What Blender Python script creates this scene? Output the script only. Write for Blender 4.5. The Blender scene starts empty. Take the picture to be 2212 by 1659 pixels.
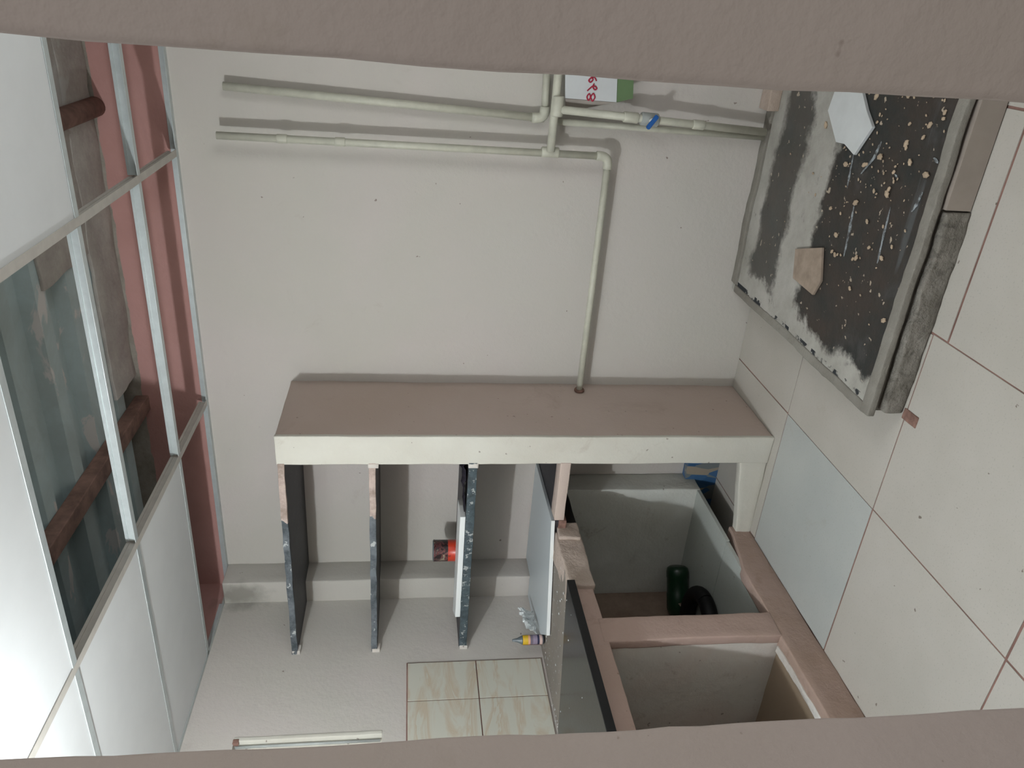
import bpy, bmesh, math, random
from mathutils import Vector, Matrix, noise
random.seed(7)
S = 3.2                                  # metres per unit (distance camera - back wall = 1 unit)
ZF = -.497                               # floor height in units relative to the lens
sc = bpy.context.scene
COL = sc.collection
def P(x, y, z): return Vector((x*S, y*S, (z-ZF)*S))

# ------------------------------------------------------------------ camera
yaw, pitch, roll = 0.47144265, 0.13671050, 0.01124799
fwd = Vector((-math.sin(yaw)*math.cos(pitch), math.cos(yaw)*math.cos(pitch), -math.sin(pitch)))
rt = fwd.cross(Vector((0,0,1))).normalized(); up = rt.cross(fwd)
r2 = rt*math.cos(roll)+up*math.sin(roll); u2 = -rt*math.sin(roll)+up*math.cos(roll)
cam = bpy.data.cameras.new('camera'); co = bpy.data.objects.new('camera', cam); COL.objects.link(co)
X, Y, Z = -u2, r2, -fwd                  # the phone was held sideways: the room's up is the picture's left
m = Matrix(((X.x,Y.x,Z.x,0),(X.y,Y.y,Z.y,0),(X.z,Y.z,Z.z,-ZF*S),(0,0,0,1)))
co.matrix_world = m
cam.sensor_fit = 'HORIZONTAL'; cam.sensor_width = 36; cam.lens = 36*1655.05/2212
cam.clip_start = .02; cam.clip_end = 60
sc.camera = co
# ------------------------------------------------------------------ light and exposure
w = bpy.data.worlds.new('world'); sc.world = w; w.use_nodes = True
w.node_tree.nodes['Background'].inputs[0].default_value = (.93,.93,.90,1)
w.node_tree.nodes['Background'].inputs[1].default_value = .48
def lamp(name, loc, energy, col, size):
    l = bpy.data.lights.new(name, 'POINT'); l.energy = energy; l.color = col; l.shadow_soft_size = size
    o = bpy.data.objects.new(name, l); o.location = loc; COL.objects.link(o); return o
lamp('bulb_light', P(-.557,.228,.212), 64, (.89,.96,1.0), .024)
def area(name, loc, target, energy, col, sx, sy):
    l = bpy.data.lights.new(name, 'AREA'); l.shape = 'RECTANGLE'; l.size = sx; l.size_y = sy; l.energy = energy; l.color = col
    o = bpy.data.objects.new(name, l); o.location = loc; COL.objects.link(o)
    o.rotation_euler = (Vector(target)-Vector(loc)).to_track_quat('-Z','Y').to_euler(); return o
# added fill lights without a seen source: one at the right wall, one outside
area('right_fill_light', P(.250,.50,.0), P(-.9,.50,-.12), 10.0, (.97,.99,1.0), .85, .85)
area('outer_fill_light', P(.55,-.35,.30), P(-.24,.16,-.05), 3.9, (1.0,.97,.93), 1.0, 1.0)
sc.view_settings.view_transform = 'Standard'; sc.view_settings.look = 'None'
sc.view_settings.exposure = .35; sc.view_settings.gamma = 1
sc.view_settings.use_curve_mapping = False

# ------------------------------------------------------------------ materials
def lin(c):
    if isinstance(c, str):
        c = [int(c[i:i+2],16)/255 for i in (0,2,4)]
    return tuple(((v+.055)/1.055)**2.4 if v > .04045 else v/12.92 for v in c)+(1,)
class MT:
    def __init__(s, name):
        s.m = bpy.data.materials.new(name); s.m.use_nodes = True
        s.t = s.m.node_tree; s.n = s.t.nodes; s.b = s.n['Principled BSDF']; s.l = s.t.links
        s.tc = s.n.new('ShaderNodeTexCoord'); s.geo = s.n.new('ShaderNodeNewGeometry')
        s.pos = s.geo.outputs['Position']
    def node(s, k, **kw):
        n = s.n.new(k)
        for a, v in kw.items(): setattr(n, a, v)
        return n
    def noise(s, scale, detail=4, rough=.6, dist=0, vec=None, stretch=None):
        n = s.node('ShaderNodeTexNoise'); n.inputs['Scale'].default_value = scale
        n.inputs['Detail'].default_value = detail; n.inputs['Roughness'].default_value = rough
        n.inputs['Distortion'].default_value = dist
        v = vec or s.pos
        if stretch:
            mp = s.node('ShaderNodeMapping'); s.l.new(v, mp.inputs[0]); mp.inputs['Scale'].default_value = stretch
            v = mp.outputs[0]
        s.l.new(v, n.inputs['Vector']); return n.outputs['Fac']
    def ramp(s, fac, stops, interp='LINEAR'):
        r = s.node('ShaderNodeValToRGB'); r.color_ramp.interpolation = interp
        e = r.color_ramp.elements
        while len(e) < len(stops): e.new(.5)
        for i, (p, c) in enumerate(stops):
            e[i].position = p; e[i].color = c if len(c) == 4 else tuple(c)+(1,)
        s.l.new(fac, r.inputs[0]); return r.outputs[0]
    def mask(s, fac, a, b): return s.ramp(fac, [(a,(0,0,0,1)),(b,(1,1,1,1))])
    def mix(s, fac, a, b, mode='MIX'):
        n = s.node('ShaderNodeMix', data_type='RGBA', blend_type=mode)
        for i, v in ((0,fac),(6,a),(7,b)):
            if hasattr(v, 'node'): s.l.new(v, n.inputs[i])
            elif i == 0: n.inputs[0].default_value = v
            else: n.inputs[i].default_value = v
        return n.outputs[2]
    def math(s, op, a, b=0):
        n = s.node('ShaderNodeMath', operation=op)
        for i, v in ((0,a),(1,b)):
            if hasattr(v, 'node'): s.l.new(v, n.inputs[i])
            else: n.inputs[i].default_value = v
        return n.outputs[0]
    def xyz(s, v=None):
        n = s.node('ShaderNodeSeparateXYZ'); s.l.new(v or s.pos, n.inputs[0]); return n.outputs
    def bump(s, h, strength=.3, dist=.004):
        n = s.node('ShaderNodeBump'); n.inputs['Strength'].default_value = strength
        n.inputs['Distance'].default_value = dist; s.l.new(h, n.inputs['Height'])
        s.l.new(n.outputs[0], s.b.inputs['Normal'])
    def fin(s, col, rough=.8, spec=.3, metal=0):
        if hasattr(col, 'node'): s.l.new(col, s.b.inputs['Base Color'])
        else: s.b.inputs['Base Color'].default_value = col
        if hasattr(rough, 'node'): s.l.new(rough, s.b.inputs['Roughness'])
        else: s.b.inputs['Roughness'].default_value = rough
        s.b.inputs['Specular IOR Level'].default_value = spec; s.b.inputs['Metallic'].default_value = metal
        return s.m

def plaster(name, c, c2, dirt=None, scale=1.6, bump=.35, rough=.85, dlo=.58, dhi=.75, spots=True):
    t = MT(name)
    col = t.mix(t.mask(t.noise(scale, 5, .6, .4), .35, .65), lin(c), lin(c2))
    if dirt: col = t.mix(t.math('MULTIPLY', t.mask(t.noise(scale*2.3, 7, .7, .8), dlo, dhi), .55), col, lin(dirt))
    if spots: col = t.mix(t.math('MULTIPLY', t.mask(t.noise(38, 2, .5), .735, .76), .6), col, lin('6a5a50'))
    h = t.math('ADD', t.noise(14, 6, .65), t.math('MULTIPLY', t.noise(70, 3, .6), .35))
    t.bump(h, bump, .008)
    return t.fin(col, rough, .25)
def flat(name, c, rough=.6, spec=.4, metal=0, var=.06, scale=12):
    t = MT(name); a = lin(c); b = tuple(max(0, v*(1-var*3)) for v in a[:3])+(1,)
    return t.fin(t.mix(t.mask(t.noise(scale, 4), .35, .7), a, b), rough, spec, metal)

# back and side walls: beige paint in the room, salmon paint above the ceiling, bare cement at the top
def wall_mat(name, lower=None):
    t = MT(name); z = t.xyz()[2]
    c = t.mix(t.mask(t.noise(1.1, 5, .6, .5), .38, .64), lin('bfb9b4'), lin('bbb8b0'))
    c = t.mix(t.math('MULTIPLY', t.mask(t.noise(.9, 3, .5, .3, None, (1,1,.6)), .5, .62), .35), c, lin('bebdb6'))
    c = t.mix(t.math('MULTIPLY', t.mask(t.noise(5, 7, .7, .8), .62, .78), .22), c, lin('93857c'))
    c = t.mix(t.math('MULTIPLY', t.mask(t.noise(26, 2, .5), .765, .78), .7), c, lin('6e5c54'))
    pink = t.mix(t.mask(t.noise(3, 5, .6), .35, .7), lin('b58c86'), lin('aa8079'))
    cem = t.mix(t.mask(t.noise(6, 6, .7), .35, .65), lin('7d756b'), lin('9a948a'))
    zz = t.math('ADD', z, t.math('MULTIPLY', t.math('SUBTRACT', t.noise(9,4), .5), .03))
    c = t.mix(t.math('GREATER_THAN', z, (.283-ZF)*S), c, pink)
    c = t.mix(t.math('GREATER_THAN', zz, (.366-ZF)*S), c, cem)
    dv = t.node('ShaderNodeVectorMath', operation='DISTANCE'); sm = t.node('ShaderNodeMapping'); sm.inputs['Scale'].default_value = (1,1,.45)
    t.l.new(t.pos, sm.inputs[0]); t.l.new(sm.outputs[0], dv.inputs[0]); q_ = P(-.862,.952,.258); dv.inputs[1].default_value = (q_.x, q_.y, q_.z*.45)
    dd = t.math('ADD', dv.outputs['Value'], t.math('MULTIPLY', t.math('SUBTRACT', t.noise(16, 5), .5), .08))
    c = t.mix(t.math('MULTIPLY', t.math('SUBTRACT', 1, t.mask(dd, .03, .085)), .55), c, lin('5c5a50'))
    if lower:
        c = t.mix(t.math('LESS_THAN', z, (-.235-ZF)*S), c,
                  t.mix(t.mask(t.noise(4, 6, .7), .4, .65), lin(lower), lin('7a675a')))
    h = t.math('ADD', t.noise(11, 6, .65), t.math('MULTIPLY', t.noise(60, 3, .6), .3))
    t.bump(h, .45, .008)
    return t.fin(c, .85, .2)
M = {}
M['wall'] = wall_mat('painted_back_wall')
M['wall_l'] = wall_mat('painted_left_wall', '8d7c6e')
M['jamb'] = plaster('jamb_plaster', 'a89c96', 'a2978e', '908474', 1.0, .5)
M['white_plaster'] = plaster('off_white_painted_plaster', 'cbcac0', 'c2bfb4', 'a89e92', 2.2, .3)
M['partition'] = plaster('partition_paint', 'bdaea5', 'b8a89d', 'a39286', 1.4, .28)
M['pink_plaster'] = plaster('pinkish_plaster', 'b39c92', 'ac968b', '8d7768', 2.8, .5)
M['kerb'] = plaster('grimy_kerb_plaster', 'aa948a', 'a18b7e', '7d6757', 4, .6)
M['block'] = plaster('cupboard_plaster', 'd8dad4', 'cccdc5', '7d7060', 3, .5)
M['divider'] = plaster('divider_plaster', 'cfc6be', 'd3d2cb', '85705f', 3, .5)
M['mortar'] = plaster('pale_mortar', 'b9aaa0', 'a6978a', 'cfcac2', 6, 1.0)
M['white_mortar'] = plaster('white_mortar', 'cfccc6', 'bdb5ac', '8d8072', 6, 1.0)
M['brick'] = flat('raw_brick', '8f7065', .9, .2, 0, .2, 30)
M['cement'] = plaster('grey_cement', '8c8981', '7b776f', '5e5a53', 4, .9)
M['grout'] = flat('brown_grout', '8f6f66', .9, .2, 0, .15, 9)
M['pvc'] = flat('cream_pvc', 'c3c3b4', .45, .4, 0, .05, 20)
M['pvc_grey'] = flat('grey_pvc', 'a4a9a6', .45, .4)
M['blue'] = flat('blue_plastic', '1f5fa8', .4, .5)
M['black_rubber'] = flat('black_rubber', '0c0c0e', .6, .3)
M['tbar'] = flat('galvanised_bar', 'c4cccc', .35, .5, .35, .04, 25)
M['tbar_pale'] = flat('pale_bar_face', 'bcb8b0', .5, .4, .0, .04, 25)
M['tile_white'] = flat('ceiling_panel_white', 'dcdfdf', .65, .3, 0, .015, 6)
M['purlin'] = flat('red_oxide_steel', '94766a', .7, .3, 0, .2, 12)
M['dark_gap'] = flat('dark_recess', '20241f', .9, .1)
def m_floor(name, c, c2):
    t = MT(name)
    col = t.mix(t.mask(t.noise(2.2, 4, .6), .35, .65), lin(c), lin(c2))
    col = t.mix(t.math('MULTIPLY', t.mask(t.noise(3.5, 6, .75, 1.0), .62, .8), .4), col, lin('9b8c78'))
    col = t.mix(t.math('MULTIPLY', t.mask(t.noise(160, 2, .5), .60, .72), .35), col, lin('8c857b'))
    col = t.mix(t.math('MULTIPLY', t.mask(t.noise(33, 2, .5), .755, .77), .75), col, lin('59493c'))
    t.bump(t.noise(40, 4, .6), .06, .002)
    return t.fin(col, .42, .4)
M['floor'] = m_floor('speckled_beige_floor_tile', 'b6b2aa', 'aeaaa1')
M['floor_blue'] = m_floor('cool_grey_floor_tile', 'b1b4b0', 'a9adaa')
M['floor_green'] = m_floor('plinth_tile', 'b9beb9', 'b0b5ae')
M['floor_brown'] = m_floor('dusty_brown_tile', '94826e', '8a7966')
def m_marble():
    t = MT('cream_marble_tile'); mp = t.node('ShaderNodeMapping'); t.l.new(t.pos, mp.inputs[0])
    mp.inputs['Rotation'].default_value = (math.radians(-40),0,0); mp.inputs['Scale'].default_value = (1,1.3,7)
    n = t.noise(1.6, 5, .6, .9, mp.outputs[0])
    c = t.ramp(n, [(.0,lin('bdbdb0')),(.45,lin('c0c0b4')),(.56,lin('b7ab97')),(.6,lin('bfbfb3')),(1,lin('b4b5aa'))])
    return t.fin(c, .28, .45)
M['marble'] = m_marble()
def m_stone(name, c, c2, speck, rough, lo=.66, sp=.7, sc1=10):
    t = MT(name)
    c = t.mix(t.mask(t.noise(sc1, 6, .7), .35, .7), lin(c), lin(c2))
    c = t.mix(t.math('MULTIPLY', t.mask(t.noise(45, 3, .6), lo, lo+.03), sp), c, lin(speck))
    t.bump(t.noise(60, 4, .7), .2, .002)
    return t.fin(c, rough, .5)
M['kadappa'] = m_stone('dark_shelf_stone', '2c2b2f', '37363a', '5a5a5e', .55)
M['kadappa_edge'] = m_stone('rough_stone_edge', '4c5a60', '2b3438', 'a6aaa8', .7, .6, .8, 30)
def m_paint_edge():
    t = MT('paint_smeared_stone_edge'); x = t.xyz()[0]
    st = t.mix(t.mask(t.noise(14, 6, .7), .4, .62), lin('6a7075'), lin('3f464a'))
    st = t.mix(t.math('MULTIPLY', t.mask(t.noise(26, 3, .6), .62, .66), .8), st, lin('b4b8b6'))
    pa = t.mix(t.mask(t.noise(16, 5, .7), .4, .6), lin('b5a49b'), lin('8f8076'))
    k = t.math('GREATER_THAN', t.math('ADD', x, t.math('MULTIPLY', t.noise(9, 5, .6), .25)), -.632*S+.125)
    t.bump(t.noise(60, 4, .7), .4, .002)
    return t.fin(t.mix(k, st, pa), .7, .3)
M['painted_edge'] = m_paint_edge()
M['granite'] = m_stone('polished_black_granite', '18191c', '121416', '44484c', .16, .7, .5)
M['granite_edge'] = m_stone('black_granite_edge', '060709', '0b0c0f', '2c2f35', .5, .74, .4)
M['rough_counter'] = m_stone('rough_counter_bed', '837b72', '746e68', 'cfd3d3', .8, .66, .9, 5)
def m_lam(name, c):
    t = MT(name); t.bump(t.noise(30, 2), .02, .001); return t.fin(lin(c), .35, .45)
M['laminate'] = m_lam('white_laminate', 'c2cacd')
M['laminate_edge'] = m_lam('white_laminate_edge', 'dfe3e2')
def m_roof():
    t = MT('old_corrugated_sheet')
    c = t.mix(t.mask(t.noise(1.8, 6, .7, .8), .4, .6), lin('b2c4c5'), lin('a6b3b2'))
    c = t.mix(t.math('MULTIPLY', t.mask(t.noise(2.6, 6, .6, 1.2, None, (1,2.4,1)), .62, .65), .9), c, lin('d0ccc8'))
    t.bump(t.noise(12, 5), .3, .004)
    return t.fin(c, .7, .3)
M['roof'] = m_roof()
def m_rooffix():
    t = MT('rendered_roof_edge')
    c = t.mix(t.mask(t.noise(5, 7, .75), .35, .65), lin('97908a'), lin('b0aca4'))
    c = t.mix(t.mask(t.noise(3, 6, .6, .5), .58, .63), c, lin('aaa8a4'))
    t.bump(t.noise(20, 5), .6, .006); return t.fin(c, .9, .2)
M['roof_edge'] = m_rooffix()
def m_platform():
    # worn dark stone with smears of dried cement (stains with shapes of their own)
    t = MT('cement_smeared_dark_stone'); x, y, z = t.xyz()
    n1 = t.math('MULTIPLY', t.math('SUBTRACT', t.noise(7, 6, .7), .5), .20)
    n2 = t.math('MULTIPLY', t.math('SUBTRACT', t.noise(3, 3, .6), .5), .14)
    ys = t.math('ADD', t.math('ADD', y, n1), n2); xs = t.math('ADD', t.math('ADD', x, n1), n2)
    dark = t.mix(t.mask(t.noise(4, 6, .7), .4, .62), lin('3c3530'), lin('2c2f2e'))
    dark = t.mix(t.mask(t.noise(6, 5, .6, .6), .58, .75), dark, lin('454443'))
    # long pale scrape marks running across the stone
    sc_ = t.noise(1.0, 3, .5, .3, None, (1.3, 15, 1))
    dark = t.mix(t.math('MULTIPLY', t.mask(sc_, .70, .76), .3), dark, lin('6d7579'))
    dark = t.mix(t.math('MULTIPLY', t.mask(t.noise(42, 2, .5), .69, .71), .8), dark, lin('b9ab98'))
    cem = t.mix(t.mask(t.noise(5, 6, .7), .35, .65), lin('aeaca5'), lin('96948c'))
    cem = t.mix(t.math('MULTIPLY', t.mask(t.noise(20, 4, .6), .66, .72), .5), cem, lin('3d3c3a'))
    band = t.ramp(t.math('DIVIDE', t.math('SUBTRACT', ys, .62*S), .38*S),
                  [(.0,(0,0,0,1)),(.50,(0,0,0,1)),(.53,(1,1,1,1)),(.68,(1,1,1,1)),(.71,(.15,.15,.15,1)),(.86,(.15,.15,.15,1)),(.90,(1,1,1,1)),(1,(1,1,1,1))])
    left = t.mask(t.math('MULTIPLY', t.math('ADD', xs, .31*S), -1), -.02, .03)
    k = t.math('MAXIMUM', band, left)
    c = t.mix(k, dark, cem)
    # black abraded patches along the outer left edge
    e = t.math('MULTIPLY', t.math('LESS_THAN', x, -.336*S), t.mask(t.noise(13, 4, .6), .5, .55))
    c = t.mix(e, c, lin('2c2f32'))
    t.bump(t.math('ADD', t.noise(25, 6, .7), k), .5, .004)
    r = t.mix(k, (.45,)*3+(1,), (.85,)*3+(1,))
    return t.fin(c, r, .35)
M['platform'] = m_platform()
def m_mosaic():
    t = MT('blue_patterned_tile')
    v = t.node('ShaderNodeTexVoronoi'); v.inputs['Scale'].default_value = 26
    mp = t.node('ShaderNodeMapping'); mp.inputs['Scale'].default_value = (1,1,.45); t.l.new(t.pos, mp.inputs[0])
    t.l.new(mp.outputs[0], v.inputs['Vector'])
    sx = t.node('ShaderNodeSeparateColor'); t.l.new(v.outputs['Color'], sx.inputs[0])
    c = t.ramp(sx.outputs[0], [(0,lin('3d6188')),(.35,lin('9a8f80')),(.6,lin('70777a')),(.8,lin('34587f'))], 'CONSTANT')
    return t.fin(c, .4, .4)
M['mosaic'] = m_mosaic()
def m_can():
    t = MT('printed_can_wrap'); g = t.xyz(t.tc.outputs['Object'])
    top = t.ramp(t.noise(22, 3, .6, 1.5, t.tc.outputs['Object']), [(0,lin('120f12')),(.46,lin('241a1c')),(.52,lin('7a4a46')),(.58,lin('2c2430')),(.66,lin('968a74'))])
    red = t.mix(t.mask(t.noise(30,3,.6,0,t.tc.outputs['Object']), .6, .65), lin('c33a22'), lin('8f2a20'))
    return t.fin(t.mix(t.math('LESS_THAN', g[2], .055), top, red), .35, .5)
M['can'] = m_can()
def m_label():
    t = MT('tube_label'); g = t.xyz(t.tc.outputs['Object'])
    c = t.ramp(t.math('DIVIDE', g[2], .10), [(0,lin('4d4f57')),(.10,lin('d0b7b0')),(.24,lin('232747')),(.34,lin('8b7f92')),(.55,lin('6d6474')),(.68,lin('d6a080')),(.78,lin('c9a524'))], 'CONSTANT')
    return t.fin(c, .4, .5)
M['label'] = m_label()
M['orange'] = flat('orange_print', 'd8581c', .4, .5)
M['nozzle'] = flat('grey_plastic', '6d777c', .35, .5, 0, .1)
M['tissue'] = flat('white_film', 'dfe4e4', .5, .4, 0, .05, 30)
M['green_jug'] = flat('dark_green_plastic', '12321f', .35, .5, 0, .1)
M['carton'] = flat('white_card', 'c6cacb', .7, .3, 0, .02)
M['carton_side'] = flat('grey_card', 'a59e97', .8, .2)
M['green'] = flat('green_print', '627a56', .7, .3, 0, .05)
M['red_ink'] = flat('red_ink', 'a8203c', .6, .3)
M['cloth'] = flat('dark_cloth', '2b2830', .9, .1, 0, .2, 40)
M['chip_white'] = flat('white_tile_chip', 'ced2d2', .4, .4, 0, .03)
M['chip_brown'] = flat('brown_tile_chip', 'a39384', .8, .2, 0, .1, 20)
def m_smear():
    t = MT('thin_plaster_smear'); c = t.mix(t.mask(t.noise(60, 5, .7), .38, .6), lin('4c4c4b'), lin('9aa2a6')); return t.fin(c, .7, .3)
M['smear'] = m_smear()
M['face_tile'] = flat('plain_taupe_tile', '9b9188', .6, .3, 0, .05, 8)
M['rough_face'] = plaster('coarse_broken_cement', '88847c', '6b675f', '4b4842', 9, 1.6, .9, .52, .62)
M['crumb'] = flat('mortar_crumb', 'b8a58e', .9, .2, 0, .1)
M['stain_green'] = flat('tarnished_metal', '707a62', .6, .3)

# ------------------------------------------------------------------ geometry helpers
def link(name, me, mat, parent=None, smooth=False):
    o = bpy.data.objects.new(name, me); COL.objects.link(o)
    for mm in (mat if isinstance(mat, (list,tuple)) else [mat]): me.materials.append(M[mm] if isinstance(mm,str) else mm)
    if smooth:
        for p in me.polygons: p.use_smooth = True
    if parent is not None:
        o.parent = parent; o.matrix_parent_inverse = Matrix.Translation(-parent.location) if parent.type == 'EMPTY' else parent.matrix_world.inverted()
    return o
def finish(name, bm, mat, parent=None, smooth=False):
    me = bpy.data.meshes.new(name); bmesh.ops.recalc_face_normals(bm, faces=bm.faces)
    bm.to_mesh(me); bm.free(); return link(name, me, mat, parent, smooth)
def tag(o, label=None, cat=None, group=None, kind=None):
    if label: o['label'] = label
    if cat: o['category'] = cat
    if group: o['group'] = group
    if kind: o['kind'] = kind
    return o
def empty(name, loc):
    o = bpy.data.objects.new(name, None); o.location = loc; o.empty_display_size = .05; COL.objects.link(o)
    return o
def add_box(bm, x0, x1, y0, y1, z0, z1, bev=.002, mi=0):
    a, b = P(x0,y0,z0), P(x1,y1,z1)
    r = bmesh.ops.create_cube(bm, size=1)
    vs = r['verts']
    bmesh.ops.scale(bm, verts=vs, vec=(b-a)); bmesh.ops.translate(bm, verts=vs, vec=(a+b)/2)
    fs = list({f for v in vs for f in v.link_faces})
    for f in fs: f.material_index = mi
    if bev: bmesh.ops.bevel(bm, geom=list({e for f in fs for e in f.edges}), offset=bev, segments=2, profile=.6, affect='EDGES')
    return vs
def box(name, x0, x1, y0, y1, z0, z1, mat, parent=None, bev=.002):
    bm = bmesh.new(); add_box(bm, x0, x1, y0, y1, z0, z1, bev); return finish(name, bm, mat, parent)
def rough(bm, cell=.05, amp=.003, sc=6, verts=None):
    # hand-trowelled look: cut into cells and push the vertices a little
    bb = [min(v.co[i] for v in bm.verts) for i in range(3)]; tt = [max(v.co[i] for v in bm.verts) for i in range(3)]
    for ax in range(3):
        n = int((tt[ax]-bb[ax])/cell)
        for k in range(1, n+1):
            c = [0,0,0]; c[ax] = bb[ax]+(tt[ax]-bb[ax])*k/(n+1); no = [0,0,0]; no[ax] = 1
            bmesh.ops.bisect_plane(bm, geom=bm.verts[:]+bm.edges[:]+bm.faces[:], plane_co=c, plane_no=no)
    for v in bm.verts:
        p = v.co*sc
        v.co += Vector((noise.noise(p), noise.noise(p+Vector((9,3,1))), noise.noise(p+Vector((2,7,5)))))*amp*1.6
        p = v.co*sc*4
        v.co += Vector((noise.noise(p), noise.noise(p+Vector((9,3,1))), noise.noise(p+Vector((2,7,5)))))*amp*.7
def rbox(name, x0, x1, y0, y1, z0, z1, mat, parent=None, bev=.008, cell=.05, amp=.003):
    bm = bmesh.new(); add_box(bm, x0, x1, y0, y1, z0, z1, bev); rough(bm, cell, amp); return finish(name, bm, mat, parent, True)
def poly(name, pts, zlo, zhi, mat, parent=None, bev=.001):
    # upright prism on the given (x, y) outline
    bm = bmesh.new(); vs = [bm.verts.new(P(x,y,zlo)) for x, y in pts]; f = bm.faces.new(vs)
    r = bmesh.ops.extrude_face_region(bm, geom=[f])
    up_ = [g for g in r['geom'] if isinstance(g, bmesh.types.BMVert)]
    for v in up_: v.co.z = P(0,0,zhi).z
    if bev: bmesh.ops.bevel(bm, geom=bm.edges[:], offset=bev, segments=1, affect='EDGES')
    return finish(name, bm, mat, parent)
def tube_bm(bm, pts, r, seg=14, cap=True):
    pts = [Vector(p) for p in pts]; rings = []
    t0 = (pts[1]-pts[0]).normalized(); ref = Vector((0,0,1)) if abs(t0.z) < .9 else Vector((1,0,0))
    a = t0.cross(ref).normalized()
    for i, p in enumerate(pts):
        t = (pts[min(i+1,len(pts)-1)]-pts[max(i-1,0)]).normalized()
        a = (a - t*a.dot(t)).normalized(); b = t.cross(a)
        rr = r[i] if isinstance(r, (list,tuple)) else r
        rings.append([bm.verts.new(p+(a*math.cos(2*math.pi*k/seg)+b*math.sin(2*math.pi*k/seg))*rr) for k in range(seg)])
    for q, s in zip(rings, rings[1:]):
        for k in range(seg): bm.faces.new((q[k], q[(k+1)%seg], s[(k+1)%seg], s[k]))
    if cap: bm.faces.new(rings[0][::-1]); bm.faces.new(rings[-1])
def tube(name, pts, r, mat, parent=None, seg=14):
    bm = bmesh.new(); tube_bm(bm, pts, r, seg); o = finish(name, bm, mat, parent, True); return o
def bend(a, c, b, r=.03, n=6):
    a, c, b = Vector(a), Vector(c), Vector(b); u = (a-c).normalized()*r; v = (b-c).normalized()*r
    return [c+u*(1-t)**2+v*t**2 for t in [i/n for i in range(n+1)]]

# ================================================================== SETTING
LX, RX, BY, ZC, ZR = -.878, .26, 1.0, .279, .376
WN, WF = .13, .19                        # near and far face of the wall the doorway is in
T = .03
# back wall
bm = bmesh.new(); add_box(bm, LX-T, RX+T, BY, BY+T, ZF-.01, ZR+.03, 0); 
tag(finish('wall_back', bm, 'wall'), kind='structure')
# left wall with a shallow niche
bm = bmesh.new()
ny0, ny1, nz0, nz1, nd = .44, .703, .027, .215, .02
add_box(bm, LX-T, LX, ny1, BY, ZF-.01, ZR+.03, 0)
add_box(bm, LX-T, LX, WF, ny0, ZF-.01, ZR+.03, 0)
add_box(bm, LX-T, LX, ny0, ny1, ZF-.01, nz0, 0)
add_box(bm, LX-T, LX, ny0, ny1, nz1, ZR+.03, 0)
add_box(bm, LX-T, LX-nd, ny0, ny1, nz0, nz1, 0)
wl = tag(finish('wall_left', bm, 'wall_l'), kind='structure')
rbox('niche_lining', LX-nd, LX+.0008, ny1-.002, ny1+.004, nz0, nz1, 'white_plaster', wl, .002, .04, .001)
bm = bmesh.new(); tube_bm(bm, [P(LX-.006,ny1-.006,nz0+.002), P(LX-.006,ny1-.006,nz1-.002)], .006, 8)
finish('niche_seal', bm, 'pvc_grey', wl, True)
rbox('broken_plaster', LX-.004, LX+.001, ny1-.006, ny1+.001, nz1-.007, nz1+.001, 'brick', wl, .003, .01, .004)
# right wall (hidden behind the jamb), its window opening added for fill light
bm = bmesh.new()
for q in ((WF,.36,ZF-.01,ZR+.03),(.64,BY,ZF-.01,ZR+.03),(.36,.64,ZF-.01,-.14),(.36,.64,.18,ZR+.03)): add_box(bm, RX, RX+T, q[0], q[1], q[2], q[3], 0)
tag(finish('wall_right', bm, 'wall'), kind='structure')
wf = bmesh.new()
for q in ((.36,.368,-.14,.18),(.632,.64,-.14,.18),(.368,.632,-.14,-.132),(.368,.632,.172,.18)): add_box(wf, RX+.004, RX+.02, *q, .002)
tag(finish('added_window_1', wf, 'white_plaster'), kind='structure')  # unseen window frame, added to go with the fill from the right
# wall with the doorway the camera looks through
OX0, OX1 = -.2405, -.0103
bm = bmesh.new()
add_box(bm, LX-.4, OX0, WN, WF, ZF-.01, ZR+.03, .006)
rough(bm, .04, .0030)
b2 = bmesh.new(); add_box(b2, OX1, RX+.5, WN, WF, ZF-.01, ZR+.03, .006); rough(b2, .04, .0030)
me_ = bpy.data.meshes.new('tmp'); b2.to_mesh(me_); b2.free(); bm.from_mesh(me_); bpy.data.meshes.remove(me_)
tag(finish('wall_front', bm, 'jamb', None, True), kind='structure')
# corner pilaster, widened below the counter
p_ = rbox('trim_1', LX-.002, -.838, .955, 1.002, -.206, ZC, 'wall', None, .006, .06, .002); tag(p_, kind='structure')

# floor: base slab with grout and individual tiles
fl = tag(box('floor', LX-T, RX+.5, -.5, BY+T, ZF-.03, ZF-.0008, 'grout', None, 0), kind='structure')
xs = [-.667,-.462,-.257,-.052,.153,.358]; ysn = [1.0,.829,.62,.411,.202,-.007,-.216]
for i in range(len(xs)-1):
    off = -.022 if i >= 2 else 0
    for j in range(len(ysn)-1):
        y1 = ysn[j]+(off if j else 0); y0 = ysn[j+1]+off
        g = [random.uniform(.0005,.0015) for _ in range(4)]
        if (i, j) in ((1,1),(2,1)): g[3] = .0006
        if (i, j) == (1, 1): g = [.0004,.0016,.0004,.0004]
        x0_, x1_ = xs[i]+g[0], xs[i+1]-g[1]
        if i == 0 and j >= 1: x0_ = -.668
        box('floor_tile', x0_, x1_, y0+g[2], y1-g[3], ZF-.002, ZF+random.uniform(-.0001,.0001),
            'floor_blue' if (i, j) in ((0,1),) else 'floor', fl, .0012)
box('floor_tile', -.872, -.668, .76, 1.0, ZF-.002, ZF, 'floor', fl, .0012)
rbox('grout_lump', -.350,-.338,.600,.622,ZF-.003,ZF+.001,'brick',fl,.002,.012,.003)

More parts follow.
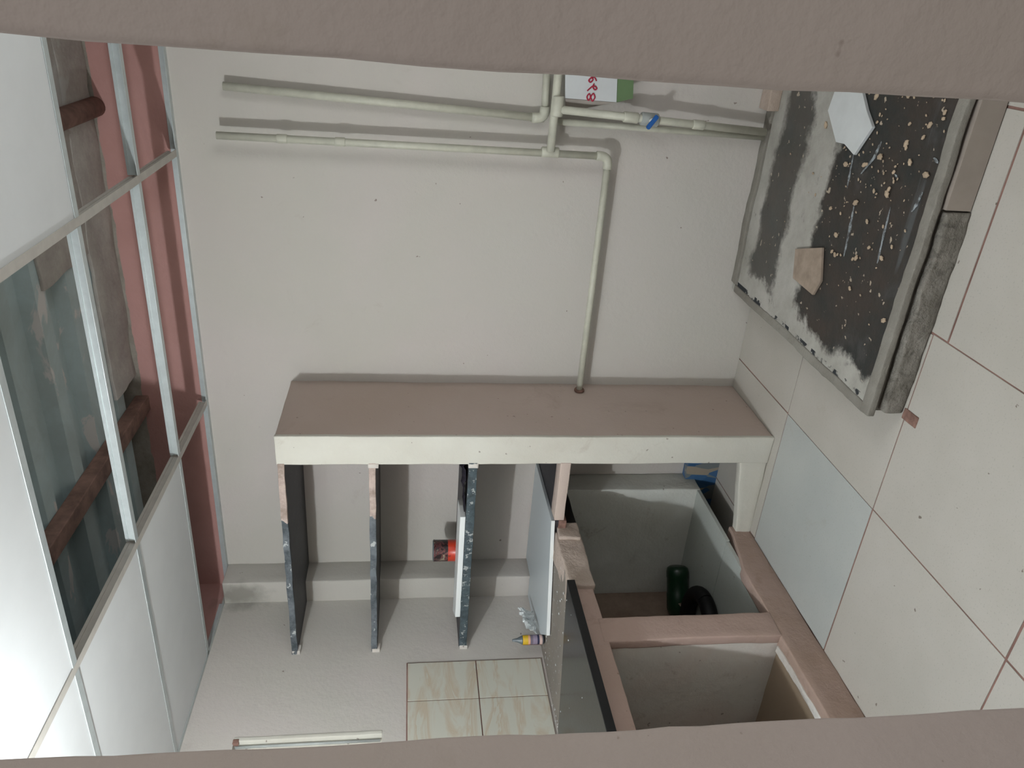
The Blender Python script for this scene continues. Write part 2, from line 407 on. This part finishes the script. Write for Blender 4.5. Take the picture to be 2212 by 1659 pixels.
# ceiling: grid bars and panels; several panels are missing
ce = tag(box('ceiling', LX, RX, .9905, 1.0, ZC-.0005, ZC+.0005, 'tbar', None, 0), kind='structure')
def tee(x0, x1, y0, y1, mat='tbar', web=.009):
    bm = bmesh.new(); add_box(bm, x0, x1, y0, y1, ZC-.0006, ZC, .0003)
    if (x1-x0) > (y1-y0):
        yc = (y0+y1)/2; add_box(bm, x0, x1, yc-.0008, yc+.0008, ZC, ZC+web, 0); add_box(bm, x0, x1, yc-.002, yc+.002, ZC+web-.002, ZC+web+.001, 0)
    else:
        xc = (x0+x1)/2; add_box(bm, xc-.0008, xc+.0008, y0, y1, ZC, ZC+web, 0); add_box(bm, xc-.002, xc+.002, y0, y1, ZC+web-.002, ZC+web+.001, 0)
    return finish('grid_bar', bm, mat, ce)
F = .0042
gx = [LX, -.540, -.197, .146, RX]; gy = [WF, .347, .513, .681, .848, 1.0]
for x in gx[1:4]: tee(x-F, x+F, WF, .9905, 'tbar_pale')
for i in range(len(gx)-1):
    for y in gy[1:-1]: tee(gx[i]+F*.9, gx[i+1]-F*.9, y-F, y+F)
bm = bmesh.new(); add_box(bm, LX, RX, .9985, 1.0, ZC, ZC+.008, 0); finish('wall_angle', bm, 'tbar', ce)
bm = bmesh.new(); add_box(bm, LX, LX+.0075, WF, .953, ZC-.0006, ZC, 0); add_box(bm, LX, LX+.001, WF, .953, ZC, ZC+.007, 0); finish('wall_angle', bm, 'tbar', ce)
open_ = {(1,2),(1,3),(1,4),(0,4),(2,3),(2,4)}
for i in range(len(gx)-1):
    for j in range(len(gy)-1):
        if (i, j) in open_: continue
        box('ceiling_panel', gx[i]+.002, gx[i+1]-.002, gy[j]+.002, gy[j+1]-.002, ZC+.0003, ZC+.004, 'tile_white', ce, .0008)

# corrugated roof above the ceiling
bm = bmesh.new(); per = .0755; y = .18; prof = []
while y < 1.03:
    prof += [(y, 0), (y+.024, 0), (y+.029, .015), (y+.0705, .015)]; y += per
ya = .7385 % per
prof = [(a-.18 % per, b) for a, b in prof]
shift = (.752-.018) - [a for a, b in prof if a < .752-.01 and b == 0][-1]
prof = [(a+shift-.0, b) for a, b in prof]
for (a, b), (c, d) in zip(prof, prof[1:]):
    bm.faces.new([bm.verts.new(P(xx, yy, ZR+zz)) for xx, yy, zz in ((LX-.02,a,b),(RX+.02,a,b),(RX+.02,c,d),(LX-.02,c,d))])
bmesh.ops.remove_doubles(bm, verts=bm.verts, dist=.0005)
rf = finish('roof', bm, 'roof'); md = rf.modifiers.new('s','SOLIDIFY'); md.thickness = .004; md.offset = 1; tag(rf, kind='structure')
rbox('rendered_edge', -.50, RX, .925, 1.0, ZR-.006, ZR-.001, 'roof_edge', rf, .003, .05, .006)
rbox('rendered_edge', -.305, RX, .80, .93, ZR-.005, ZR-.001, 'roof_edge', rf, .003, .05, .006)
box('roof_back_sheet', LX-.02, RX+.02, .12, 1.03, ZR+.020, ZR+.024, 'roof', rf, 0)
tube('purlin', [P(-.15,.2,.366), P(-.15,1.0,.366)], .036, 'purlin', rf, 20)
bm = bmesh.new(); add_box(bm, -.556,-.534,.2,1.0,.358,.3755,.004); finish('purlin', bm, 'purlin', rf)

# ================================================================== PARTITION, SHELVES
pt = empty('partition_wall', P(-.5285,.92,ZF)); tag(pt, 'chest high and taller masonry partition with pale front edge and brownish side face', 'partition')
pt['label'] = 'free-ending beige masonry partition wall with off-white front edge beside the shelves'
PX0, PX1, PY, PZ = -.549, -.5085, .845, .1625
rbox('partition_body', PX0, PX1, PY+.004, 1.001, ZF, PZ, 'partition', pt, .006, .06, .0018)
rbox('front_edge', PX0-.0006, PX1+.0006, PY, PY+.006, ZF, PZ+.0004, 'white_plaster', pt, .004, .05, .0016)
def shelf(z1, th, label, edge='kadappa_edge', bracket=True):
    e = empty('stone_shelf', P(-.71,.92,z1-th)); tag(e, label, 'shelf', 'stone shelves')
    bm = bmesh.new(); add_box(bm, LX-.003, PX0+.003, PY+.004, 1.001, z1-th, z1, .002); finish('slab', bm, 'kadappa', e)
    bm = bmesh.new(); add_box(bm, LX-.003, PX0+.001, PY-.0005, PY+.005, z1-th, z1, .002); rough(bm, .03, .0018, 14); finish('front_edge', bm, edge, e, True)
    return e
s1 = shelf(.1615, .0085, 'topmost dark stone shelf whose black underside shows, level with the partition top', 'painted_edge')
s2 = shelf(.047, .0085, 'middle dark stone shelf with paint-smeared front edge, empty, above the red tin', 'painted_edge')
s3 = shelf(-.082, .0115, 'lowest dark stone shelf carrying a white board and a small red tin')
for e, z in ((s1,.1615),(s2,.047),(s3,-.082)):
    rbox('mortar_joint', LX-.001, LX+.006, PY-.001, PY+.012, z-.0125, z-.0005, 'white_mortar', e, .003, .012, .003)
    if e is not s1: rbox('mortar_joint', PX0-.006, PX0+.001, PY-.001, PY+.01, z-.0125, z+.001, 'white_mortar', e, .003, .012, .002)
# white board lying on the lowest shelf
bd = poly('laminated_board', [(-.637,.848),(-.637,.875),(-.645,.90),(-.85,.895),(-.818,.848)], -.0818, -.0745, 'laminate_edge')
tag(bd, 'narrow white laminated board lying along the front of the lowest stone shelf', 'board')
# dark cloth scrap at the right end of that shelf
bm = bmesh.new(); N = 16
g = [[None]*6 for _ in range(N)]
for i in range(N):
    for j in range(6):
        x = -.552-.078*i/(N-1); yy = .850+.03*j/5
        zz = -.0805+abs(noise.noise(Vector((i*.6,j*.9,3))))*.014*(1-i/N)+.001+.004*(1-i/N)*math.sin(j)
        g[i][j] = bm.verts.new(P(x, yy+noise.noise(Vector((i*.5,j,0)))*.004, max(zz,-.0812)))
for i in range(N-1):
    for j in range(5): bm.faces.new((g[i][j],g[i+1][j],g[i+1][j+1],g[i][j+1]))
cl = finish('cloth_scrap', bm, 'cloth', None, True); md = cl.modifiers.new('s','SOLIDIFY'); md.thickness = .003
tag(cl, 'crumpled dark cloth scrap on the lowest shelf against the partition', 'cloth')
# red tin
def lathe(name, prof, mat, parent=None, seg=28, loc=None, sx=1, sy=1):
    bm = bmesh.new(); rings = []
    for r, z in prof: rings.append([bm.verts.new((r*sx*math.cos(2*math.pi*k/seg), r*sy*math.sin(2*math.pi*k/seg), z)) for k in range(seg)])
    for q, s_ in zip(rings, rings[1:]):
        for k in range(seg): bm.faces.new((q[k], q[(k+1)%seg], s_[(k+1)%seg], s_[k]))
    bm.faces.new(rings[0][::-1]); bm.faces.new(rings[-1])
    me = bpy.data.meshes.new(name); bmesh.ops.recalc_face_normals(bm, faces=bm.faces); bm.to_mesh(me); bm.free()
    o = bpy.data.objects.new(name, me); me.materials.append(M[mat]); COL.objects.link(o)
    for p in me.polygons: p.use_smooth = len(p.vertices) == 4
    if loc is not None: o.location = loc
    if parent is not None: o.parent = parent
    return o
cn = empty('tin_can', P(-.757,.925,-.0818)); tag(cn, 'small red and black printed tin standing on the lowest shelf behind the white board', 'tin')
lathe('can_body', [(.052,.0),(.0535,.002),(.0535,.004),(.052,.006),(.052,.118),(.0535,.12),(.0535,.123)], 'can', cn)
lathe('lid', [(.050,.1232),(.0505,.1262),(.0485,.1265),(.047,.1242)], 'nozzle', cn)

# ================================================================== COUNTER
ct = empty('masonry_counter', P(-.77,.55,ZF)); tag(ct, 'pinkish plastered kitchen counter base with two open cupboard bays along the left wall', 'counter')
CZ = -.2135; KX = -.667; PZ0 = -.455
# plinth and its kerb
box('plinth_tile', LX-.002, KX-.006, .684, .829, PZ0-.006, PZ0-.0005, 'floor_green', ct, .001)
box('plinth_tile', LX-.002, KX-.004, .8305, .956, PZ0-.006, PZ0-.0005, 'floor_green', ct, .001)
box('plinth_tile', LX-.002, KX-.016, WF, .6825, PZ0-.006, PZ0-.0005, 'floor_brown', ct, .001)
box('plinth_core', LX-.002, KX-.004, WF, .76, ZF, PZ0-.0055, 'cement', ct, 0)
kb_ = rbox('kerb', KX-.018, KX, WF, .858, ZF, PZ0+.0015, 'kerb', ct, .007, .04, .003)
for v in kb_.data.vertices:
    t_ = max(0, min(1, (v.co.y-.76*S)/(.085*S))); v.co.z -= max(0, v.co.z/((PZ0-ZF)*S))*t_*.016*S
fr_ = rbox('front_kerb', KX-.010, PX0+.001, .846, .860, ZF, -.457, 'white_plaster', ct, .006, .04, .0025)
for v in fr_.data.vertices:                                # the low kerb drops towards its outer corner
    t_ = max(0, min(1, (PX0*S-v.co.x)/((PX0-KX)*S))); h_ = (v.co.z)/((-.457-ZF)*S)
    v.co.z -= max(0, h_)*t_*.019*S
rbox('plaster_ridge', KX-.0225, KX-.013, .535, .642, PZ0-.004, PZ0+.003, 'white_mortar', ct, .003, .02, .005)
# divider walls
def divider(y0, y1):
    rbox('divider', LX-.002, KX-.004, y0, y1, PZ0-.002, CZ, 'divider', ct, .005, .05, .0025)
    rbox('divider_post', KX-.012, KX+.0006, y0-.001, y1+.001, PZ0-.001, CZ-.02, 'pink_plaster', ct, .006, .04, .0025)
divider(.645,.682); divider(.34,.377)
# block at the back of the far bay
rbox('back_block', LX-.002, -.669, .955, .9995, PZ0-.006, CZ, 'block', ct, .006, .05, .003)
# beam under the top
rbox('beam', KX-.03, KX, WF, .80, -.240, CZ+.001, 'pink_plaster', ct, .005, .04, .0022)
rbox('broken_corner', KX-.03, KX+.008, .735, .838, -.243, -.2065, 'mortar', ct, .008, .025, .006)
rbox('broken_brick', -.656, -.6420, .842, .858, -.222, -.2110, 'brick', ct, .004, .012, .003)
rbox('mortar_lump', -.688, -.655, .822, .856, -.240, -.2100, 'mortar', ct, .006, .015, .006)
rbox('front_beam', -.642, PX0+.001, .844, .868, -.2185, -.2045, 'partition', ct, .003, .05, .0012)
# rough bed and dark stone in the alcove
box('counter_bed', LX-.002, KX+.004, WF, .846, CZ-.001, -.2075, 'rough_counter', ct, .001)
bm = bmesh.new(); add_box(bm, LX-.002, PX0+.002, .846, 1.001, CZ-.002, -.2063, .001); finish('alcove_slab', bm, 'kadappa', ct)
bm = bmesh.new(); add_box(bm, -.684,-.674,.80,.96,-.247,-.2135,.003); rough(bm,.04,.003); finish('stone_bearer', bm, 'granite_edge', ct, True)
# droppings of white mortar on the bed
bm = bmesh.new()
for k in range(70):
    yy = random.uniform(.52,.84); xx = random.uniform(-.872,-.655)
    if yy < .735 and xx > -.86: xx = random.uniform(-.876,-.868) if random.random() < .6 else xx
    z = -.2075 if (yy > .735 or xx < -.868) else -.2033
    r_ = random.uniform(.002,.006)*(1 if z < -.205 else .6)
    c0 = P(xx, yy, z); q = bmesh.ops.create_icosphere(bm, subdivisions=1, radius=r_)
    for v in q['verts']: v.co = Vector((v.co.x*random.uniform(.6,1.7), v.co.y*random.uniform(.6,1.7), v.co.z*.5))+c0
tag(finish('mortar_droppings', bm, 'chip_white', ct), kind='stuff')
# polished granite slab
gr = empty('granite_worktop', P(-.76,.45,-.2073)); tag(gr, 'polished black granite slab lying on the counter against the marble-look wall tiles', 'worktop')
poly('slab', [(-.6525,WF+.002),(-.6525,.733),(-.868,.676),(-.868,WF+.002)], -.2073, -.2035, 'granite', gr, .001)
poly('front_edge', [(-.6505,WF+.002),(-.6505,.7335),(-.6527,.7335),(-.6527,WF+.002)], -.2135, -.2035, 'granite_edge', gr, .001)
# white laminated panel on the alcove counter
pn = empty('laminated_board', P(-.76,.9,-.2063)); tag(pn, 'large white laminated panel lying on the counter below the shelves', 'board')
poly('panel_sheet', [(-.6445,.846),(-.646,.998),(-.834,.998),(-.834,.952),(-.874,.952),(-.874,.865),(-.806,.795)], -.2058, -.2015, 'laminate', pn, .0008)
poly('edge_band', [(-.6435,.8455),(-.6445,.848),(-.806,.797),(-.806,.7935)], -.2062, -.2012, 'laminate_edge', pn, .0006)

# wall tiles above the counter (parts of the left wall)
tz = [-.2035,-.1055,-.0055]; ty = [.818,.750,.682,.614,.546]
for a in range(2):
    for b in range(4):
        box('wall_tile', LX-.001, LX+.0028, ty[b+1]+.0008, ty[b]-.0008, tz[a]+.0008, tz[a+1]-.0008, 'marble', wl, .0012)
box('tile_bed', LX-.001, LX+.0016, ty[4], ty[0]+.001, tz[0], tz[2]+.001, 'grout', wl, 0)
# blue patterned tile strip at the foot of the back wall inside the bay
tag(box('wall_tile', -.80, -.549, .984, 1.001, ZF, -.445, 'mosaic', bpy.data.objects['wall_back'], .001))
bpy.data.objects['wall_tile.008']['label'] = 'blue and beige patterned tile strip'

# ------------------------------------------------------------------ glue tube, film
tb = empty('glue_tube', P(-.846,.826,-.2063)); tag(tb, 'grey-nozzled glue tube with yellow and orange label standing on the counter by the wall', 'bottle')
lathe('tube_body', [(.018,.0),(.022,.004),(.0225,.02),(.0225,.10),(.021,.104)], 'label', tb, 24)
lathe('nozzle', [(.0215,.1038),(.020,.108),(.010,.128),(.0065,.145),(.0055,.152)], 'nozzle', tb, 20)
bm = bmesh.new(); vs = []
for k in range(7):
    a = math.radians(200+k*6)
    vs.append([bm.verts.new((math.cos(a)*.0233, math.sin(a)*.0233, z)) for z in (.012,.102)])
for a, b in zip(vs, vs[1:]): bm.faces.new((a[0],b[0],b[1],a[1]))
me = bpy.data.meshes.new('label_stripe'); bm.to_mesh(me); bm.free(); o = bpy.data.objects.new('label_stripe', me); me.materials.append(M['orange']); COL.objects.link(o); o.parent = tb; o['label'] = 'orange stripe down the label'
bm = bmesh.new(); g = []
A_, B_ = P(-.848,.892,-.172), P(-.836,.832,-.176)
for i in range(22):
    row = []
    for j in range(9):
        t = i/21; s_ = j/8-.5
        p = A_.lerp(B_, t)+Vector((0,0,1))*s_*.075*(1-.35*t)+Vector((.03*s_,0,0))
        nn = Vector((i*.5,j*.7,1.3)); p += Vector((noise.noise(nn)*.02, noise.noise(nn+Vector((5,0,0)))*.016, noise.noise(nn+Vector((0,5,0)))*.016))
        p.z -= .028*t*0+ .03*(1-t)*.2
        row.append(bm.verts.new(p))
    g.append(row)
for i in range(21):
    for j in range(8): bm.faces.new((g[i][j],g[i+1][j],g[i+1][j+1],g[i][j+1]))
zmin = min(v.co.z for v in bm.verts); zt = P(0,0,-.2014).z
for v in bm.verts: v.co.z += zt-zmin
fm = finish('plastic_film', bm, 'tissue', None, False); md = fm.modifiers.new('s','SOLIDIFY'); md.thickness = .0015
tag(fm, 'crumpled white plastic film leaning over the glue tube on the counter', 'plastic film')

# ------------------------------------------------------------------ items in the far bay
jg = empty('green_jug', P(-.835,.905,PZ0)); tag(jg, 'dark green plastic jug lying on the floor of the far cupboard bay', 'jug')
a_, b_ = P(-.80,.928,PZ0)+Vector((0,0,.058)), P(-.872,.885,PZ0)+Vector((0,0,.058))
d_ = (b_-a_)
tube('jug_body', [a_, a_+d_*.03, a_+d_*.10, a_+d_*.2, a_+d_*.22, a_+d_*.5, a_+d_*.52, a_+d_*.8, a_+d_*.92, b_], [.040,.052,.057,.057,.055,.055,.057,.057,.045,.022], 'green_jug', jg, 28)
bm = bmesh.new(); q = bmesh.ops.create_grid(bm, x_segments=8, y_segments=6, size=.022)
for v in bm.verts: v.co.z = noise.noise(v.co*90)*.012
bmesh.ops.rotate(bm, verts=bm.verts, matrix=Matrix.Rotation(math.radians(70),3,'X')@Matrix.Rotation(.5,3,'Z'))
bmesh.ops.translate(bm, verts=bm.verts, vec=a_+d_*.72+Vector((.035,-.052,-.01)))
finish('torn_label', bm, 'chip_brown', jg)
hs = []
c_ = P(-.832,.822,PZ0)
for k in range(49):
    a = 2*math.pi*k/48*1.0
    hs.append(c_+Vector((math.cos(a)*.175, math.sin(a)*.155, .040)))
bm = bmesh.new(); tube_bm(bm, hs, .038, 16, False); bmesh.ops.remove_doubles(bm, verts=bm.verts, dist=.002)
hs_o = finish('rubber_hose_ring', bm, 'black_rubber', None, True); tag(hs_o, 'black rubber hose ring lying in the far cupboard bay beside the green jug', 'hose')

# ================================================================== PIPES ON THE BACK WALL
R1 = .0145
def fitting(parent, p, d, r=.021, l=.05, name='coupling', mat='pvc'):
    d = Vector(d).normalized(); p = Vector(p)
    bm = bmesh.new(); tube_bm(bm, [p-d*l/2, p-d*l/2+d*.003, p+d*l/2-d*.003, p+d*l/2], [r-.002,r,r,r-.002], 16)
    return finish(name, bm, mat, parent, True)
def W(x, z, off): return P(x*(1-off), 1-off, z*(1-off))      # a spot seen at (x, z) on the back wall, standing off it
o2 = .024
pA = empty('drain_pipe', W(-.176,-.254,o2)); tag(pA, 'long thin cream pipe standing off the wall, turning level into the partition', 'pipe')
a, b, c = W(-.1755,.232,o2), W(-.176,-.257,o2), W(-.490,-.262,o2); c = Vector((P(-.508,0,0).x-.0, b.y, b.z))
tube('pipe', [a, b+Vector((0,0,.03))], R1, 'pvc', pA)
tube('pipe', [b+Vector((-.03,0,0)), c], R1, 'pvc', pA)
tube('elbow', [b+Vector((0,0,.05))]+bend(b+Vector((0,0,.1)), b, b+Vector((-.1,0,0)), .035, 7)+[b+Vector((-.05,0,0))], .019, 'pvc', pA)
for z in (.155,.085): fitting(pA, W(-.1755,z,o2), (0,0,1), .0175, .04)
fitting(pA, c+Vector((.006,0,0)), (1,0,0), .024, .012, 'wall_collar', 'brick')
o1 = .010
pB = empty('vent_pipe', W(-.135,-.165,o1)); tag(pB, 'upper cream pipe close to the wall, leaning slightly and ending in an elbow', 'pipe')
a, b = W(-.1185,.219,o1), W(-.1335,-.168,o1)
tube('pipe', [a, b], R1+.001, 'pvc', pB)
c = b+Vector((.17,0,.005))
tube('pipe', [b+Vector((.03,0,0)), c], R1, 'pvc', pB)
tube('elbow', [b+Vector((0,0,.05))]+bend(b+Vector((0,0,.1)), b, b+Vector((.1,0,0)), .03, 7)+[b+Vector((.045,0,0))], .020, 'pvc', pB)
pC = empty('cross_pipe', W(-.17,-.18,.035)); tag(pC, 'short level cream pipe with two tees joining the wall pipes near the carton', 'pipe')
a, b = W(-.1735,-.180,.030), W(-.02,-.1815,.030)
tube('pipe', [a, b], R1+.002, 'pvc', pC)
fitting(pC, W(-.1745,-.1795,o2), (0,0,1), .021, .07, 'tee')
fitting(pC, W(-.118,-.184,.032), (1,0,0), .023, .075, 'tee')
pD = empty('supply_pipe', W(-.136,-.474,.02)); tag(pD, 'cream supply pipe with blue ball valve running down to the stone platform', 'pipe')
a, b = W(-.122,-.188,.034), W(-.1345,-.463,.022)
tube('pipe', [a, b], R1+.001, 'pvc', pD)
d = (b-a).normalized()
fitting(pD, a+(b-a)*.33, d, .021, .06)
fitting(pD, a+(b-a)*.66, d, .019, .05)
vv = a+(b-a)*.42
bv = fitting(pD, vv, d, .026, .07, 'valve_body', 'pvc_grey')
bm = bmesh.new(); tube_bm(bm, [vv+Vector((0,-.02,0)), vv+Vector((0,-.045,0))], .010, 12); h = finish('valve_stem', bm, 'chip_white', pD, True)
bm = bmesh.new(); q = bmesh.ops.create_cube(bm, size=1); bmesh.ops.scale(bm, verts=bm.verts, vec=(.062,.010,.018))
bmesh.ops.bevel(bm, geom=bm.edges[:], offset=.003, segments=2, affect='EDGES')
bmesh.ops.rotate(bm, verts=bm.verts, matrix=Matrix.Rotation(.6,3,'Y')); bmesh.ops.translate(bm, verts=bm.verts, vec=vv+Vector((-.004,-.045,0)))
h = finish('valve_handle', bm, 'blue', pD); h['label'] = 'blue butterfly handle'
pE = empty('side_pipe', W(-.141,-.47,.008)); tag(pE, 'thinner cream pipe running down close behind the pipe with the blue valve', 'pipe')
tube('pipe', [W(-.1365,-.186,.008), W(-.141,-.466,.006)], .013, 'pvc', pE)

# carton leaning behind the pipes
ca = empty('paper_carton', W(-.09,-.27,.035)); tag(ca, 'white and green flattened carton with red handwriting, wedged behind the wall pipes', 'carton')
cy_ = .968
def quad(name, pts, mat, parent, th=.004, off=0):
    bm = bmesh.new(); vs = [bm.verts.new(P(x, cy_+yy, z)+Vector((0,off,0))) for x, z, yy in pts]; bm.faces.new(vs)
    o = finish(name, bm, mat, parent); md = o.modifiers.new('s','SOLIDIFY'); md.thickness = th; md.offset = 0; return o
quad('front_panel', [(-.1045,-.186,0),(-.1055,-.250,0),(-.045,-.244,0),(-.045,-.180,0)], 'carton', ca)
quad('green_band', [(-.1055,-.2505,0),(-.100,-.270,0),(-.045,-.264,0),(-.045,-.2445,0)], 'green', ca)['label'] = 'green printed band'
quad('side_flap', [(-.105,-.186,.0005),(-.1055,-.250,.0005),(-.100,-.270,.0005),(-.1175,-.208,.012),(-.1165,-.190,.012)], 'carton_side', ca)
# handwriting "829" in red marker
strokes = [
 [(0,.0),(-.35,.25),(-.1,.5),(.3,.75),(0,1),(-.3,.75),(.1,.5),(.35,.25),(0,0)],
 [(.55,1.05),(.8,.75),(1.0,.45),(1.0,.1),(.8,-.1),(.7,.15),(.95,.4),(1.25,.3)],
 [(1.75,.75),(1.5,1.0),(1.35,.75),(1.6,.5),(1.8,.7),(1.8,.35),(1.5,.05)]]
for st in strokes:
    pts = []
    for i in range(len(st)-1):
        p0, p1, p2, p3 = st[max(i-1,0)], st[i], st[i+1], st[min(i+2,len(st)-1)]
        for k in range(6):
            t = k/6
            pts.append(tuple(.5*((2*p1[j])+(-p0[j]+p2[j])*t+(2*p0[j]-5*p1[j]+4*p2[j]-p3[j])*t*t+(-p0[j]+3*p1[j]-3*p2[j]+p3[j])*t**3) for j in (0,1)))
    pts.append(st[-1])
    pw = [P(-.1015+.0125*px_, cy_, -.2225+.0100*py_)+Vector((0,-.004,0)) for px_, py_ in pts]
    tube('handwriting', pw, .0027, 'red_ink', ca, 6)

# ================================================================== RAISED STONE PLATFORM
PF = -.4625
pf = empty('stone_platform', P(-.1,.81,ZF)); tag(pf, 'low raised dark stone washing platform smeared with grey cement by the back wall', 'platform')
rbox('platform_body', -.349, RX, .634, 1.0, ZF, PF-.006, 'cement', pf, .004, .05, .003)
rbox('top_slab', -.351, RX, .628, 1.0005, PF-.007, PF, 'platform', pf, .004, .035, .0022)
rbox('cement_rim', -.352, RX, .6265, .640, PF-.006, PF+.0015, 'cement', pf, .004, .03, .0035)
rbox('cement_rim', -.352, -.341, .63, .99, PF-.006, PF+.0012, 'cement', pf, .004, .03, .0035)
rbox('cement_rim', -.34, RX, .985, 1.0, PF-.004, PF+.004, 'cement', pf, .004, .03, .004)
rbox('cement_fillet', -.345, -.143, .6225, .636, ZF, PF-.012, 'rough_face', pf, .006, .014, .007)
box('face_tile', -.141, RX, .6245, .634, ZF+.001, PF-.009, 'face_tile', pf, .0015)['label'] = 'beige tile facing the platform front'
for k_, (st_, w_) in enumerate([([(-.101,.735),(-.118,.74),(-.137,.755)],.006),([(-.122,.778),(-.145,.775),(-.172,.772)],.004),([(-.168,.752),(-.192,.748),(-.222,.745)],.006),
     ([(-.155,.690),(-.180,.688),(-.210,.685)],.0045),([(-.131,.650),(-.143,.653),(-.151,.657)],.006),([(-.100,.648),(-.104,.643)],.010),([(-.125,.698),(-.128,.692)],.007)]):
    bm = bmesh.new(); n_ = 14; L_ = []; R_ = []
    for i in range(n_+1):
        t = i/n_*(len(st_)-1); j = min(int(t), len(st_)-2); f_ = t-j
        x_ = st_[j][0]*(1-f_)+st_[j+1][0]*f_; y_ = st_[j][1]*(1-f_)+st_[j+1][1]*f_
        h_ = w_*.5*math.sin(math.pi*(i+.4)/(n_+.8))**.6*(.55+.9*abs(noise.noise(Vector((i*.8,k_*3,0)))))
        L_.append(bm.verts.new(P(x_, y_-h_, PF+.0004))); R_.append(bm.verts.new(P(x_, y_+h_, PF+.0004)))
    for i in range(n_): bm.faces.new((L_[i],L_[i+1],R_[i+1],R_[i]))
    o_ = finish('plaster_smear', bm, 'smear', pf); md = o_.modifiers.new('s','SOLIDIFY'); md.thickness = .001; md.offset = -1
# things lying on it
cp = poly('tile_fragment', [(-.063,.84),(-.060,.787),(-.076,.77),(-.09,.751),(-.121,.771),(-.114,.794),(-.115,.812),(-.098,.832),(-.087,.845)], PF+.0008, PF+.0045, 'chip_white')
tag(cp, 'white broken tile piece lying on the dark stone platform', 'tile piece')
cp = poly('tile_fragment', [(-.244,.843),(-.225,.786),(-.259,.771),(-.279,.78),(-.277,.832)], PF+.0008, PF+.0040, 'chip_brown')
tag(cp, 'brown broken tile piece lying near the left edge of the platform', 'tile piece')
bm = bmesh.new()
for k in range(170):
    yy = random.uniform(.645,.80); xx = random.triangular(-.30,.05,-.11)
    if random.random() < .15: yy = random.uniform(.68,.92)
    r_ = random.choice((.003,.004,.005,.008,.012))*random.uniform(.7,1.1)
    c0 = P(xx, yy, PF+.0012); q = bmesh.ops.create_icosphere(bm, subdivisions=1, radius=r_)
    a = random.random()*6
    for v in q['verts']:
        x_, y_ = v.co.x*1.2, v.co.y*.8
        v.co = Vector((x_*math.cos(a)-y_*math.sin(a), x_*math.sin(a)+y_*math.cos(a), v.co.z*.4))+c0
cr = finish('mortar_crumbs', bm, 'crumb'); tag(cr, 'scattered beige mortar crumbs on the dark stone platform', 'debris', None, 'stuff')
# stained block and dark gap at the foot of the wall on the right
rbox('skirting_block', -.105, RX, .975, 1.0, PF, -.4475, 'mortar', bpy.data.objects['wall_back'], .004, .03, .003)
